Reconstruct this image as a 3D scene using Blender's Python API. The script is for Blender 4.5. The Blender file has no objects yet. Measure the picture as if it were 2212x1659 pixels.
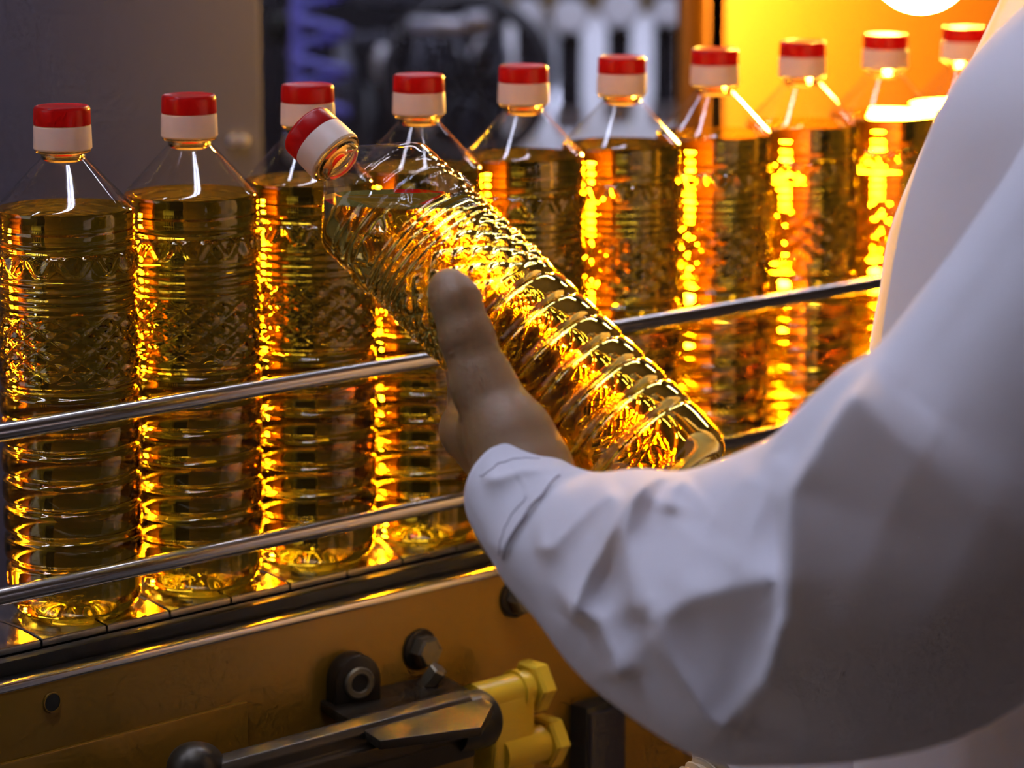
import bpy, bmesh, math, random
import numpy as np
from mathutils import Vector, Matrix
random.seed(7); np.random.seed(7)
sc = bpy.context.scene
col = sc.collection

# ------------------------------------------------------------------ camera
T = 1.0                                   # height of the conveyor chain above the floor
FPX, PITCH, YAW = 6785.0, 0.1928, 0.7587
C = np.array([-1.0222, -1.4437, T + 0.4733])
_cp, _sp = math.cos(PITCH), math.sin(PITCH)
Fv = np.array([math.sin(YAW)*_cp, math.cos(YAW)*_cp, -_sp])
Rv = np.array([math.cos(YAW), -math.sin(YAW), 0.0])
Uv = np.cross(Rv, Fv)
def px(x, y, z):
    """world point seen at photo pixel (x, y) at depth z along the optical axis"""
    return C + z*(Fv + Rv*(x-1106.0)/FPX - Uv*(y-829.5)/FPX)
def px_plane(x, y, axis, val):
    d = Fv + Rv*(x-1106.0)/FPX - Uv*(y-829.5)/FPX
    t = (val - C[axis])/d[axis]
    return C + t*d
def to_px(P):
    d = np.asarray(P) - C
    z = d@Fv
    return 1106 + FPX*(d@Rv)/z, 829.5 - FPX*(d@Uv)/z, z

cam = bpy.data.cameras.new('camera'); co = bpy.data.objects.new('camera', cam); col.objects.link(co)
co.matrix_world = Matrix(((Rv[0], Uv[0], -Fv[0], C[0]), (Rv[1], Uv[1], -Fv[1], C[1]), (Rv[2], Uv[2], -Fv[2], C[2]), (0, 0, 0, 1)))
cam.sensor_width = 36.0; cam.lens = 36.0*FPX/2212.0
cam.clip_start = 0.05; cam.clip_end = 60
cam.dof.use_dof = True; cam.dof.focus_distance = 1.72; cam.dof.aperture_fstop = 6.6
sc.camera = co

# ------------------------------------------------------------------ light and exposure
w = bpy.data.worlds.new('world'); sc.world = w; w.use_nodes = True
w.node_tree.nodes['Background'].inputs[0].default_value = (0.35, 0.38, 0.55, 1)
w.node_tree.nodes['Background'].inputs[1].default_value = 0.05
sc.view_settings.view_transform = 'Standard'; sc.view_settings.look = 'None'
sc.view_settings.gamma = 1.0; sc.view_settings.use_curve_mapping = False
sc.view_settings.exposure = 0.0
cy = sc.cycles
cy.max_bounces = 10; cy.diffuse_bounces = 3; cy.glossy_bounces = 4; cy.transmission_bounces = 9
cy.transparent_max_bounces = 20; cy.sample_clamp_indirect = 400.0; cy.blur_glossy = 0.3
cy.caustics_refractive = True; cy.caustics_reflective = True
cy.use_denoising = True; cy.use_adaptive_sampling = True; cy.adaptive_threshold = 0.055; cy.adaptive_min_samples = 12
TUBE_POWER = 42.0
WINDOW_POWER = 1.4
GLOBE_POWER = 1100.0
WARM = (1.0, 0.50, 0.06)
COOL = (0.72, 0.77, 1.0)

# ------------------------------------------------------------------ materials
def nmat(name):
    m = bpy.data.materials.new(name); m.use_nodes = True
    return m, m.node_tree.nodes, m.node_tree.links
def pbr(name, c, rough=0.5, metal=0.0, noise=None, bump=None, sss=0.0, spec=0.5, emis=None, coat=0.0, stretch=None):
    m, N, L = nmat(name); b = N['Principled BSDF']
    b.inputs['Base Color'].default_value = (*c, 1); b.inputs['Roughness'].default_value = rough
    b.inputs['Metallic'].default_value = metal; b.inputs['Specular IOR Level'].default_value = spec
    b.inputs['Coat Weight'].default_value = coat
    if sss:
        b.inputs['Subsurface Weight'].default_value = sss; b.inputs['Subsurface Radius'].default_value = (1.0, .33, .12); b.inputs['Subsurface Scale'].default_value = .009
    if emis:
        b.inputs['Emission Color'].default_value = (*emis[0], 1); b.inputs['Emission Strength'].default_value = emis[1]
    if noise or bump:
        tc = N.new('ShaderNodeTexCoord'); mp = N.new('ShaderNodeMapping')
        L.new(tc.outputs['Object'], mp.inputs[0])
        if stretch: mp.inputs['Scale'].default_value = stretch
    if noise:                       # (scale, amount, roughness amount)
        t = N.new('ShaderNodeTexNoise'); t.inputs['Scale'].default_value = noise[0]; t.inputs['Detail'].default_value = 6
        L.new(mp.outputs[0], t.inputs[0])
        r = N.new('ShaderNodeMapRange'); r.inputs[3].default_value = 1-noise[1]; r.inputs[4].default_value = 1+noise[1]
        L.new(t.outputs[0], r.inputs[0])
        mx = N.new('ShaderNodeMix'); mx.data_type = 'RGBA'; mx.blend_type = 'MULTIPLY'; mx.inputs[0].default_value = 1
        mx.inputs[6].default_value = (*c, 1); L.new(r.outputs[0], mx.inputs[7]); L.new(mx.outputs[2], b.inputs['Base Color'])
        if len(noise) > 2:
            r2 = N.new('ShaderNodeMapRange'); r2.inputs[3].default_value = max(0.02, rough-noise[2]); r2.inputs[4].default_value = rough+noise[2]
            L.new(t.outputs[0], r2.inputs[0]); L.new(r2.outputs[0], b.inputs['Roughness'])
    if bump:                        # (scale, strength, distance)
        t = N.new('ShaderNodeTexNoise'); t.inputs['Scale'].default_value = bump[0]; t.inputs['Detail'].default_value = 4
        L.new(mp.outputs[0], t.inputs[0])
        bp = N.new('ShaderNodeBump'); bp.inputs['Strength'].default_value = bump[1]; bp.inputs['Distance'].default_value = bump[2]
        L.new(t.outputs[0], bp.inputs['Height']); L.new(bp.outputs[0], b.inputs['Normal'])
    return m
def oil_mat():
    m, N, L = nmat('golden_oil'); N.remove(N['Principled BSDF'])
    g = N.new('ShaderNodeBsdfGlass'); g.inputs['Color'].default_value = (0.96, 0.76, 0.15, 1)
    g.inputs['IOR'].default_value = 1.47; g.inputs['Roughness'].default_value = 0.0
    L.new(g.outputs[0], N['Material Output'].inputs[0]); return m
def pet_mat():
    m, N, L = nmat('clear_plastic'); N.remove(N['Principled BSDF'])
    tr = N.new('ShaderNodeBsdfTransparent'); tr.inputs[0].default_value = (0.985, 0.975, 0.955, 1)
    gl = N.new('ShaderNodeBsdfGlossy'); gl.inputs['Roughness'].default_value = 0.03
    # thin wall: Schlick reflectance from both sides alike
    ge = N.new('ShaderNodeNewGeometry'); dt = N.new('ShaderNodeVectorMath'); dt.operation = 'DOT_PRODUCT'
    L.new(ge.outputs['Normal'], dt.inputs[0]); L.new(ge.outputs['Incoming'], dt.inputs[1])
    def mth(op, a, b=None):
        n = N.new('ShaderNodeMath'); n.operation = op
        for k, q in enumerate((a, b)):
            if q is None: continue
            if isinstance(q, (int, float)): n.inputs[k].default_value = q
            else: L.new(q, n.inputs[k])
        return n.outputs[0]
    f = mth('POWER', mth('SUBTRACT', 1.0, mth('ABSOLUTE', dt.outputs['Value'])), 5.0)
    f = mth('MINIMUM', mth('ADD', mth('MULTIPLY', f, 0.75), 0.055), 0.9)
    mx = N.new('ShaderNodeMixShader')
    L.new(f, mx.inputs[0]); L.new(tr.outputs[0], mx.inputs[1]); L.new(gl.outputs[0], mx.inputs[2])
    L.new(mx.outputs[0], N['Material Output'].inputs[0]); return m
def ring_mat():
    m, N, L = nmat('thick_clear_plastic'); N.remove(N['Principled BSDF'])
    g = N.new('ShaderNodeBsdfGlass'); g.inputs['Color'].default_value = (0.97, 0.90, 0.72, 1)
    g.inputs['IOR'].default_value = 1.5; g.inputs['Roughness'].default_value = 0.06
    L.new(g.outputs[0], N['Material Output'].inputs[0]); return m
def emit(name, c, s):
    m, N, L = nmat(name); N.remove(N['Principled BSDF'])
    e = N.new('ShaderNodeEmission'); e.inputs[0].default_value = (*c, 1); e.inputs[1].default_value = s
    L.new(e.outputs[0], N['Material Output'].inputs[0]); return m
def cap_white():
    m, N, L = nmat('cap_white'); b = N['Principled BSDF']
    b.inputs['Base Color'].default_value = (0.82, 0.80, 0.76, 1); b.inputs['Roughness'].default_value = 0.35
    t = N.new('ShaderNodeBsdfTranslucent'); t.inputs[0].default_value = (0.92, 0.85, 0.62, 1)
    mx = N.new('ShaderNodeMixShader'); mx.inputs[0].default_value = 0.5
    L.new(b.outputs[0], mx.inputs[1]); L.new(t.outputs[0], mx.inputs[2]); L.new(mx.outputs[0], N['Material Output'].inputs[0])
    return m
def cap_red():
    m, N, L = nmat('cap_red'); b = N['Principled BSDF']
    b.inputs['Base Color'].default_value = (0.24, 0.004, 0.004, 1); b.inputs['Roughness'].default_value = 0.28
    t = N.new('ShaderNodeBsdfTranslucent'); t.inputs[0].default_value = (0.8, 0.02, 0.01, 1)
    mx = N.new('ShaderNodeMixShader'); mx.inputs[0].default_value = 0.4
    L.new(b.outputs[0], mx.inputs[1]); L.new(t.outputs[0], mx.inputs[2]); L.new(mx.outputs[0], N['Material Output'].inputs[0])
    return m
def cloth_mat():
    m, N, L = nmat('white_cotton'); b = N['Principled BSDF']
    b.inputs['Base Color'].default_value = (0.76, 0.755, 0.83, 1); b.inputs['Roughness'].default_value = 0.85
    b.inputs['Specular IOR Level'].default_value = 0.2; b.inputs['Sheen Weight'].default_value = 0.15
    t = N.new('ShaderNodeBsdfTranslucent'); t.inputs[0].default_value = (0.85, 0.78, 0.68, 1)
    tc = N.new('ShaderNodeTexCoord'); n = N.new('ShaderNodeTexNoise'); n.inputs['Scale'].default_value = 900
    L.new(tc.outputs['Object'], n.inputs[0])
    bp = N.new('ShaderNodeBump'); bp.inputs['Strength'].default_value = 0.12; bp.inputs['Distance'].default_value = 0.0006
    L.new(n.outputs[0], bp.inputs['Height']); L.new(bp.outputs[0], b.inputs['Normal'])
    mx = N.new('ShaderNodeMixShader'); mx.inputs[0].default_value = 0.32
    L.new(b.outputs[0], mx.inputs[1]); L.new(t.outputs[0], mx.inputs[2]); L.new(mx.outputs[0], N['Material Output'].inputs[0])
    return m
M = {
    'oil': oil_mat(), 'pet': pet_mat(), 'red': cap_red(), 'white_cap': cap_white(), 'cloth': cloth_mat(),
    'neckring': ring_mat(),
    'skin': pbr('skin', (0.25, 0.135, 0.055), 0.5, sss=0.8, noise=(60, 0.10), bump=(420, 0.25, 0.0008)),
    'steel': pbr('steel', (0.42, 0.41, 0.40), 0.22, 1.0, noise=(30, 0.08, 0.05)),
    'plate': pbr('chain_steel', (0.58, 0.54, 0.47), 0.22, 1.0, noise=(60, 0.15, 0.10), bump=(200, 0.05, 0.0005)),
    'ochre': pbr('warm_tinted_steel', (0.30, 0.155, 0.012), 0.33, 0.25, noise=(14, 0.22, 0.08), bump=(160, 0.06, 0.0006), stretch=(0.4, 1, 1)),  # warm reflections on the bare steel frame put into its colour
    'ochre_edge': pbr('worn_steel_edge', (0.62, 0.60, 0.56), 0.22, 1.0),
    'black': pbr('black_rubber', (0.018, 0.018, 0.014), 0.4, noise=(40, 0.3)),
    'blackmetal': pbr('blackened_steel', (0.045, 0.036, 0.024), 0.38, 0.5, noise=(50, 0.35, 0.15), bump=(90, 0.2, 0.001)),
    'yellow': pbr('yellow_plastic', (0.62, 0.42, 0.02), 0.35, noise=(30, 0.1)),
    'floor': pbr('concrete_floor', (0.10, 0.095, 0.09), 0.5, noise=(3, 0.25), bump=(30, 0.1, 0.002)),
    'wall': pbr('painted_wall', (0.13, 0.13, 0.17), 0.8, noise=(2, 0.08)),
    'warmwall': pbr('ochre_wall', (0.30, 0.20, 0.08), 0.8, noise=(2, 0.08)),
    'ceil': pbr('ceiling_paint', (0.12, 0.12, 0.15), 0.9, noise=(3, 0.1)),
    'cabinet': pbr('grey_cabinet', (0.075, 0.075, 0.112), 0.55, noise=(6, 0.08)),
    'dark': pbr('dark_machine', (0.03, 0.028, 0.035), 0.45, noise=(8, 0.3)),
    'darkgrey': pbr('grey_machine', (0.10, 0.10, 0.13), 0.4, 0.3, noise=(8, 0.2)),
    'silver': pbr('silver_machine', (0.62, 0.62, 0.68), 0.3, 0.8, noise=(8, 0.1)),
    'whitepaint': pbr('white_enamel', (0.80, 0.80, 0.86), 0.4, noise=(5, 0.05)),
    'blue': pbr('blue_hose', (0.16, 0.16, 0.62), 0.35),
    'backdrop': pbr('orange_glow_paint', (0.15, 0.056, 0.0015), 0.6, noise=(5, 0.1)),
    'tube': emit('tube_glow', COOL, TUBE_POWER), 'winpane': emit('daylight_pane', (0.84, 0.86, 1.0), WINDOW_POWER),
    'globe': emit('warm_bulb_glow', WARM, GLOBE_POWER),
    'hair': pbr('dark_hair', (0.03, 0.02, 0.015), 0.5, bump=(200, 0.4, 0.002), stretch=(1, 1, 0.1)),
    'trousers': pbr('navy_trousers', (0.03, 0.035, 0.06), 0.85, bump=(500, 0.1, 0.001)),
    'shoe': pbr('black_shoe', (0.02, 0.02, 0.02), 0.4), 'eye': pbr('eye_white', (0.8, 0.8, 0.78), 0.15),
    'iris': pbr('brown_iris', (0.06, 0.03, 0.015), 0.15), 'lip': pbr('lip', (0.45, 0.16, 0.13), 0.4, sss=0.3),
    'thread': pbr('seam_thread', (0.35, 0.32, 0.36), 0.9),
    'shade': pbr('lamp_metal', (0.25, 0.22, 0.15), 0.4, 0.7),
    'button': pbr('white_button', (0.75, 0.75, 0.78), 0.3),
}

# ------------------------------------------------------------------ helpers
def setp(o, label=None, cat=None, group=None, kind=None):
    if label: o['label'] = label
    if cat: o['category'] = cat
    if group: o['group'] = group
    if kind: o['kind'] = kind
    return o
def link_mesh(name, me, mat, parent=None, smooth=True, loc=None):
    if mat is not None and not me.materials: me.materials.append(M[mat] if isinstance(mat, str) else mat)
    o = bpy.data.objects.new(name, me); col.objects.link(o)
    if parent is not None: o.parent = parent
    if loc is not None: o.location = loc
    return o
def np_mesh(name, V, Fc, smooth=True):
    me = bpy.data.meshes.new(name); me.from_pydata([tuple(v) for v in V], [], [tuple(f) for f in Fc])
    me.update()
    if smooth: me.polygons.foreach_set('use_smooth', [True]*len(me.polygons))
    return me
def bm_obj(name, bm, mat, parent=None, smooth=False, bevel=0.0, seg=2, loc=None):
    if bevel > 0:
        bmesh.ops.bevel(bm, geom=[e for e in bm.edges if e.calc_face_angle(0) > 0.5], offset=bevel, segments=seg, affect='EDGES', profile=0.5, clamp_overlap=True)
    me = bpy.data.meshes.new(name); bm.to_mesh(me); bm.free()
    if smooth:
        me.polygons.foreach_set('use_smooth', [True]*len(me.polygons))
        me.set_sharp_from_angle(angle=math.radians(38))
    return link_mesh(name, me, mat, parent, loc=loc)
def empty(name, loc=(0, 0, 0), parent=None):
    o = bpy.data.objects.new(name, None); col.objects.link(o); o.location = loc; o.empty_display_size = 0.02
    if parent: o.parent = parent
    return o
def add_box(bm, lo, hi, mtx=None):
    r = bmesh.ops.create_cube(bm, size=1.0)
    lo, hi = Vector(lo), Vector(hi)
    for v in r['verts']:
        v.co = Vector(((v.co.x+.5)*(hi.x-lo.x)+lo.x, (v.co.y+.5)*(hi.y-lo.y)+lo.y, (v.co.z+.5)*(hi.z-lo.z)+lo.z))
        if mtx: v.co = mtx @ v.co
def box(name, lo, hi, mat, parent=None, bevel=0.0, mtx=None, seg=2, smooth=False):
    bm = bmesh.new(); add_box(bm, lo, hi, mtx)
    return bm_obj(name, bm, mat, parent, bevel=bevel, seg=seg, smooth=smooth or bevel > 0)
def frame_to(d):
    d = Vector(d).normalized(); a = Vector((0, 0, 1)) if abs(d.z) < 0.9 else Vector((1, 0, 0))
    x = a.cross(d).normalized(); y = d.cross(x)
    return x, y, d
def add_lathe(bm, prof, n=24, origin=(0, 0, 0), axis=(0, 0, 1), caps=True):
    """prof: list of (height along axis, radius)"""
    x, y, d = frame_to(axis); o = Vector(origin); rings = []
    for h, r in prof:
        rings.append([bm.verts.new(o + d*h + (x*math.cos(2*math.pi*k/n)+y*math.sin(2*math.pi*k/n))*r) for k in range(n)])
    for a, b in zip(rings, rings[1:]):
        for k in range(n):
            bm.faces.new((a[k], a[(k+1) % n], b[(k+1) % n], b[k]))
    if caps:
        bm.faces.new(list(reversed(rings[0]))); bm.faces.new(rings[-1])
def lathe(name, prof, mat, parent=None, n=24, origin=(0, 0, 0), axis=(0, 0, 1), smooth=True, caps=True):
    bm = bmesh.new(); add_lathe(bm, prof, n, origin, axis, caps)
    return bm_obj(name, bm, mat, parent, smooth=smooth)
def cyl(name, a, b, r, mat, parent=None, n=24, ch=0.0):
    a, b = Vector(a), Vector(b); L = (b-a).length
    prof = [(0, r), (L, r)] if ch == 0 else [(0, r-ch), (ch, r), (L-ch, r), (L, r-ch)]
    return lathe(name, prof, mat, parent, n, a, b-a)
def add_sweep(bm, pts, rads, n=16, caps=True):
    pts = [Vector(p) for p in pts]; rings = []
    x, y, d = frame_to(pts[1]-pts[0])
    for i, p in enumerate(pts):
        t = (pts[min(i+1, len(pts)-1)]-pts[max(i-1, 0)]).normalized()
        x = (x - t*x.dot(t)).normalized(); y = t.cross(x)
        r = rads[i] if hasattr(rads, '__len__') else rads
        rings.append([bm.verts.new(p + (x*math.cos(2*math.pi*k/n)+y*math.sin(2*math.pi*k/n))*r) for k in range(n)])
    for a, b in zip(rings, rings[1:]):
        for k in range(n):
            bm.faces.new((a[k], a[(k+1) % n], b[(k+1) % n], b[k]))
    if caps:
        bm.faces.new(list(reversed(rings[0]))); bm.faces.new(rings[-1])
def sweep(name, pts, rads, mat, parent=None, n=16):
    bm = bmesh.new(); add_sweep(bm, pts, rads, n)
    return bm_obj(name, bm, mat, parent, smooth=True)
def poly_prism(name, pts2, x, y, d, o, thick, mat, parent=None, bevel=0.0):
    """extrude a 2-D outline (coords along x and y, at o) by thick along d"""
    x, y, d, o = Vector(x), Vector(y), Vector(d), Vector(o)
    bm = bmesh.new(); a = [bm.verts.new(o+x*u+y*v) for u, v in pts2]; b = [bm.verts.new(o+x*u+y*v+d*thick) for u, v in pts2]
    n = len(a)
    for k in range(n): bm.faces.new((a[k], a[(k+1) % n], b[(k+1) % n], b[k]))
    bm.faces.new(list(reversed(a))); bm.faces.new(b)
    bmesh.ops.recalc_face_normals(bm, faces=bm.faces)
    return bm_obj(name, bm, mat, parent, smooth=bevel > 0, bevel=bevel)
def copy_tree(o, parent=None):
    c = o.copy(); col.objects.link(c); c.parent = parent
    for ch in o.children: copy_tree(ch, c)
    return c
def surface_net(fn, lo, hi, h):
    """mesh of fn(P)=0 (negative inside) on a grid: naive surface nets"""
    lo, hi = np.array(lo, float), np.array(hi, float)
    n = np.ceil((hi-lo)/h).astype(int)+1
    ax = [lo[k]+h*np.arange(n[k]) for k in range(3)]
    P = np.stack(np.meshgrid(*ax, indexing='ij'), -1)
    D = np.concatenate([fn(P[i:i+8].reshape(-1, 3)).reshape(P[i:i+8].shape[:3]) for i in range(0, n[0], 8)], 0)
    S = D < 0
    cell = np.zeros(n-1, int)
    for a in (0, 1):
        for b in (0, 1):
            for c in (0, 1):
                cell += S[a:n[0]-1+a, b:n[1]-1+b, c:n[2]-1+c]
    act = (cell > 0) & (cell < 8)
    idx = -np.ones(n-1, int); ids = np.argwhere(act); idx[tuple(ids.T)] = np.arange(len(ids))
    acc = np.zeros((len(ids), 3)); cnt = np.zeros(len(ids))
    corners = [(a, b, c) for a in (0, 1) for b in (0, 1) for c in (0, 1)]
    for i, ca in enumerate(corners):
        for cb in corners[i+1:]:
            if sum(abs(p-q) for p, q in zip(ca, cb)) != 1: continue
            ia, ib = ids+np.array(ca), ids+np.array(cb)
            da, db = D[tuple(ia.T)], D[tuple(ib.T)]
            m = (da < 0) != (db < 0)
            t = np.where(m, da/np.where(da-db == 0, 1, da-db), 0)
            p = ia + (ib-ia)*t[:, None]
            acc[m] += p[m]; cnt[m] += 1
    V = lo + h*acc/np.maximum(cnt, 1)[:, None]
    faces = []
    for k in range(3):
        o1, o2 = [q for q in range(3) if q != k]
        sl0 = [slice(1, n[q]-1) for q in range(3)]; sl0[k] = slice(0, n[k]-1)
        sl1 = list(sl0); sl1[k] = slice(1, n[k])
        A, B = S[tuple(sl0)], S[tuple(sl1)]
        e = np.argwhere(A != B)
        off = np.ones(3, int); off[k] = 0
        g = e + off
        flip = A[tuple(e.T)]
        def cidx(d1, d2):
            q = g.copy(); q[:, o1] -= d1; q[:, o2] -= d2
            return idx[tuple(q.T)]
        q = np.stack([cidx(1, 1), cidx(0, 1), cidx(0, 0), cidx(1, 0)], 1)
        if k == 1: flip = ~flip
        q[~flip] = q[~flip][:, ::-1]
        faces.append(q)
    return V, np.concatenate(faces)
def sd_cap(P, a, b, ra, rb):
    a, b = np.asarray(a, float), np.asarray(b, float)
    ba = b-a; L = max(ba@ba, 1e-12)
    t = np.clip((P-a)@ba/L, 0, 1)
    return np.linalg.norm(P-a-t[:, None]*ba, axis=1) - (ra+(rb-ra)*t)
def sd_ell(P, c, r, Rm=None):
    q = P-np.asarray(c)
    if Rm is not None: q = q@np.asarray(Rm)
    r = np.asarray(r, float)
    k0 = np.linalg.norm(q/r, axis=1); k1 = np.linalg.norm(q/(r*r), axis=1)
    return k0*(k0-1.0)/np.maximum(k1, 1e-9)
def smin(a, b, k):
    h = np.clip(0.5+0.5*(b-a)/k, 0, 1)
    return b+(a-b)*h - k*h*(1-h)

# ------------------------------------------------------------------ the hall
X0, X1, Y0, Y1, H = -4.0, 6.2, -4.2, 3.6, 3.6
def slab(name, lo, hi, mat):
    return setp(box(name, lo, hi, mat), kind='structure')
slab('floor', (X0-.2, Y0-.2, -.12), (X1+.2, Y1+.2, 0), 'floor')
slab('ceiling', (X0-.2, Y0-.2, H), (X1+.2, Y1+.2, H+.12), 'ceil')
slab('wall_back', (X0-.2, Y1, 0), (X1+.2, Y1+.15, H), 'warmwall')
slab('wall_front', (X0-.2, Y0-.15, 0), (X1+.2, Y0, H), 'wall')
slab('wall_left', (X0-.15, Y0, 0), (X0, Y1, H), 'wall')
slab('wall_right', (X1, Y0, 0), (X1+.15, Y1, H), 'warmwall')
def window(name, c, ux, nrm, wd, ht, nx, ny):
    """frosted daylight window: frame bars and glowing panes on a wall"""
    root = setp(empty(name, c), kind='structure')
    ux, nv = Vector(ux), Vector(nrm)
    mt = Matrix((( ux.x, nv.x, 0, 0), (ux.y, nv.y, 0, 0), (ux.z, nv.z, 1, 0), (0, 0, 0, 1)))
    bm = bmesh.new(); b = .045
    add_box(bm, (-wd/2-b, -.01, -ht/2-b), (wd/2+b, .05, -ht/2), mt); add_box(bm, (-wd/2-b, -.01, ht/2), (wd/2+b, .05, ht/2+b), mt)
    add_box(bm, (-wd/2-b, -.01, -ht/2), (-wd/2, .05, ht/2), mt); add_box(bm, (wd/2, -.01, -ht/2), (wd/2+b, .05, ht/2), mt)
    bm_obj('window_frame', bm, 'whitepaint', root)
    for i in range(1, nx):
        x = -wd/2+wd*i/nx; box('mullion', (x-.018, -.005, -ht/2), (x+.018, .045, ht/2), 'whitepaint', root, mtx=mt)
    for j in range(1, ny):
        z = -ht/2+ht*j/ny; box('transom', (-wd/2, -.004, z-.018), (wd/2, .04, z+.018), 'whitepaint', root, mtx=mt)
    for i in range(nx):
        for j in range(ny):
            x, z = -wd/2+wd*i/nx, -ht/2+ht*j/ny
            box('pane', (x+.018, .002, z+.018), (x+wd/nx-.018, .012, z+ht/ny-.018), 'winpane', root, mtx=mt)
    return root
window('window_1', (X0+.002, 1.5, 2.2), (0, -1, 0), (1, 0, 0), 2.4, 1.7, 4, 3)
def tube_light(loc, L, rz, label):
    root = empty('ceiling_light', loc); root.rotation_euler = (0, 0, rz)
    bm = bmesh.new(); add_box(bm, (-L/2-.03, -.07, .03), (L/2+.03, .07, .09)); bm_obj('housing', bm, 'whitepaint', root, bevel=.008, smooth=True)
    for s in (-1, 1): cyl('tube', (-L/2, s*.03, .012), (L/2, s*.03, .012), .016, 'tube', root, n=12)
    for s in (-1, 1): cyl('hanger', (s*L*.4, 0, .085), (s*L*.4, 0, H-loc[2]), .006, 'steel', root, n=8)
    setp(root, label, 'ceiling light', 'fluorescent lights over the line')
for (x, y, z, L, r) in ((0.2, 0.35, 3.1, 1.5, 0), (2.0, 0.35, 3.1, 1.5, 0), (-1.7, 0.35, 3.1, 1.5, 0), (0.1, 2.3, 3.0, 1.7, math.pi/2), (4.3, 0.6, 3.0, 1.5, 0), (-.35, -.45, 3.1, 1.2, 0), (2.35, 1.75, 2.25, 1.2, -YAW)):  # the last hangs low, added unseen to brighten the tank
    tube_light((x, y, z), L, r, 'unseen white twin-tube fluorescent light hanging from the hall ceiling')
LP = Vector((1.172, 0.343, 1.308))
lamp = setp(empty('work_lamp', tuple(LP)), 'glowing warm yellow bulb lamp hanging low on its cord just behind the bottle row', 'lamp')
for dz in (0, .42):                                # a second bulb, added unseen further up the cord for rim light
    lathe('bulb', [(dz-.044*math.cos(a), max(.0015, .044*math.sin(a))) for a in np.linspace(0.0, math.pi*.86, 18)]+[(dz+.052, .016), (dz+.062, .0145)], 'globe', lamp, 32)
    lathe('socket', [(dz+.060, .017), (dz+.062, .022), (dz+.095, .022), (dz+.110, .012)], 'shade', lamp, 24)
cyl('cord', (0, 0, .108), (0, 0, .375), .005, 'black', lamp, 10)
cyl('cord', (0, 0, .528), (0, 0, H-LP.z-.02), .005, 'black', lamp, 10)
lathe('ceiling_rose', [(H-LP.z-.03, .012), (H-LP.z-.02, .045), (H-LP.z, .05)], 'shade', lamp)
gp_ = setp(empty('glow_panel', (1.90, .64, 0)), 'added orange glow-catching guard panel standing behind the lamp', 'panel')  # added panel, stands in for the orange glow round the lamp
box('sheet', (-.70, -.012, .12), (.70, .012, 2.30), 'backdrop', gp_, .004)
for s_ in (-1, 1):
    box('post', (s_*.685-.015, -.012, 0), (s_*.685+.015, .03, 2.32), 'backdrop', gp_, .004)
    box('foot', (s_*.68-.05, -.16, 0), (s_*.68+.05, .16, .015), 'blackmetal', gp_, .003)

# ------------------------------------------------------------------ the conveyor
CH = 0.042                                  # half width of the chain
conv = setp(empty('conveyor', (0.5, 0, 0)), 'ochre steel bottling conveyor with flat-top chain carrying the oil bottles', 'conveyor')
def cbox(name, lo, hi, mat, bevel=0.0, parent=conv, seg=2):
    o = (0.5, 0, 0) if parent is conv else (0, 0, 0)
    return box(name, tuple(a-b for a, b in zip(lo, o)), tuple(a-b for a, b in zip(hi, o)), mat, parent, bevel, seg=seg)
CX0, CX1 = -0.75, 2.9
PITCHX = 0.0446
bm = bmesh.new()
gap = .0008; n = 9
outl = []
for k in range(n+1):                        # hinge edge of a flat-top plate is curved in plan
    v = -CH + 2*CH*k/n; outl.append((.006*math.cos(math.pi*v/(2*CH)), v))
A = [(u-PITCHX/2+gap, v) for u, v in outl]; B = [(u+PITCHX/2-gap, v) for u, v in reversed(outl)]
loop = A+B
top = [bm.verts.new((u, v, 0)) for u, v in loop]; bot = [bm.verts.new((u, v, -.004)) for u, v in loop]
bm.faces.new(list(reversed(top))); bm.faces.new(bot)
for k in range(len(loop)): bm.faces.new((top[k], top[(k+1) % len(loop)], bot[(k+1) % len(loop)], bot[k]))
bmesh.ops.recalc_face_normals(bm, faces=bm.faces)
bmesh.ops.bevel(bm, geom=[e for e in bm.edges if abs(e.verts[0].co.z) < 1e-6 and abs(e.verts[1].co.z) < 1e-6], offset=.0006, segments=1, affect='EDGES')
pm = bpy.data.meshes.new('chain_plate'); bm.to_mesh(pm); bm.free()
x = CX0+.05
while x < CX1-.05:
    link_mesh('chain_plate', pm, 'plate', conv, loc=(x-.5, 0, T)); x += PITCHX
YF = -0.0665                                # front face of the side channel
ZF = T-0.012                                # its top flange
cbox('wear_strip', (CX0, -CH-.0105, T-.02), (CX1, -CH-.0015, T-.0045), 'black', .001)
cbox('wear_strip', (CX0, CH+.0015, T-.02), (CX1, CH+.0105, T-.0045), 'black', .001)
cbox('chain_bed', (CX0, -CH+.004, T-.035), (CX1, CH-.004, T-.006), 'black')
for s in (-1, 1):                            # folded side channels
    y0 = YF if s < 0 else CH+.011; y1 = -CH-.011 if s < 0 else -YF
    cbox('top_flange', (CX0, y0, ZF-.006), (CX1, y1, ZF), 'ochre_edge', .0022, seg=3)
    cbox('side_plate', (CX0, (y0+.0005 if s < 0 else y1-.005), T-.21), (CX1, (y0+.005 if s < 0 else y1-.0005), ZF-.004), 'ochre', .001)
cbox('cross_tray', (CX0, YF+.006, T-.16), (CX1, -YF-.006, T-.15), 'blackmetal')
for lx in (-.55, 0.86, 2.4):
    for s in (-1, 1):
        cbox('leg', (lx-.025, s*.05-.02, 0.012), (lx+.025, s*.05+.02, T-.16), 'ochre', .004)
        cbox('foot', (lx-.045, s*.05-.04, 0), (lx+.045, s*.05+.04, .014), 'black', .003)
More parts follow.
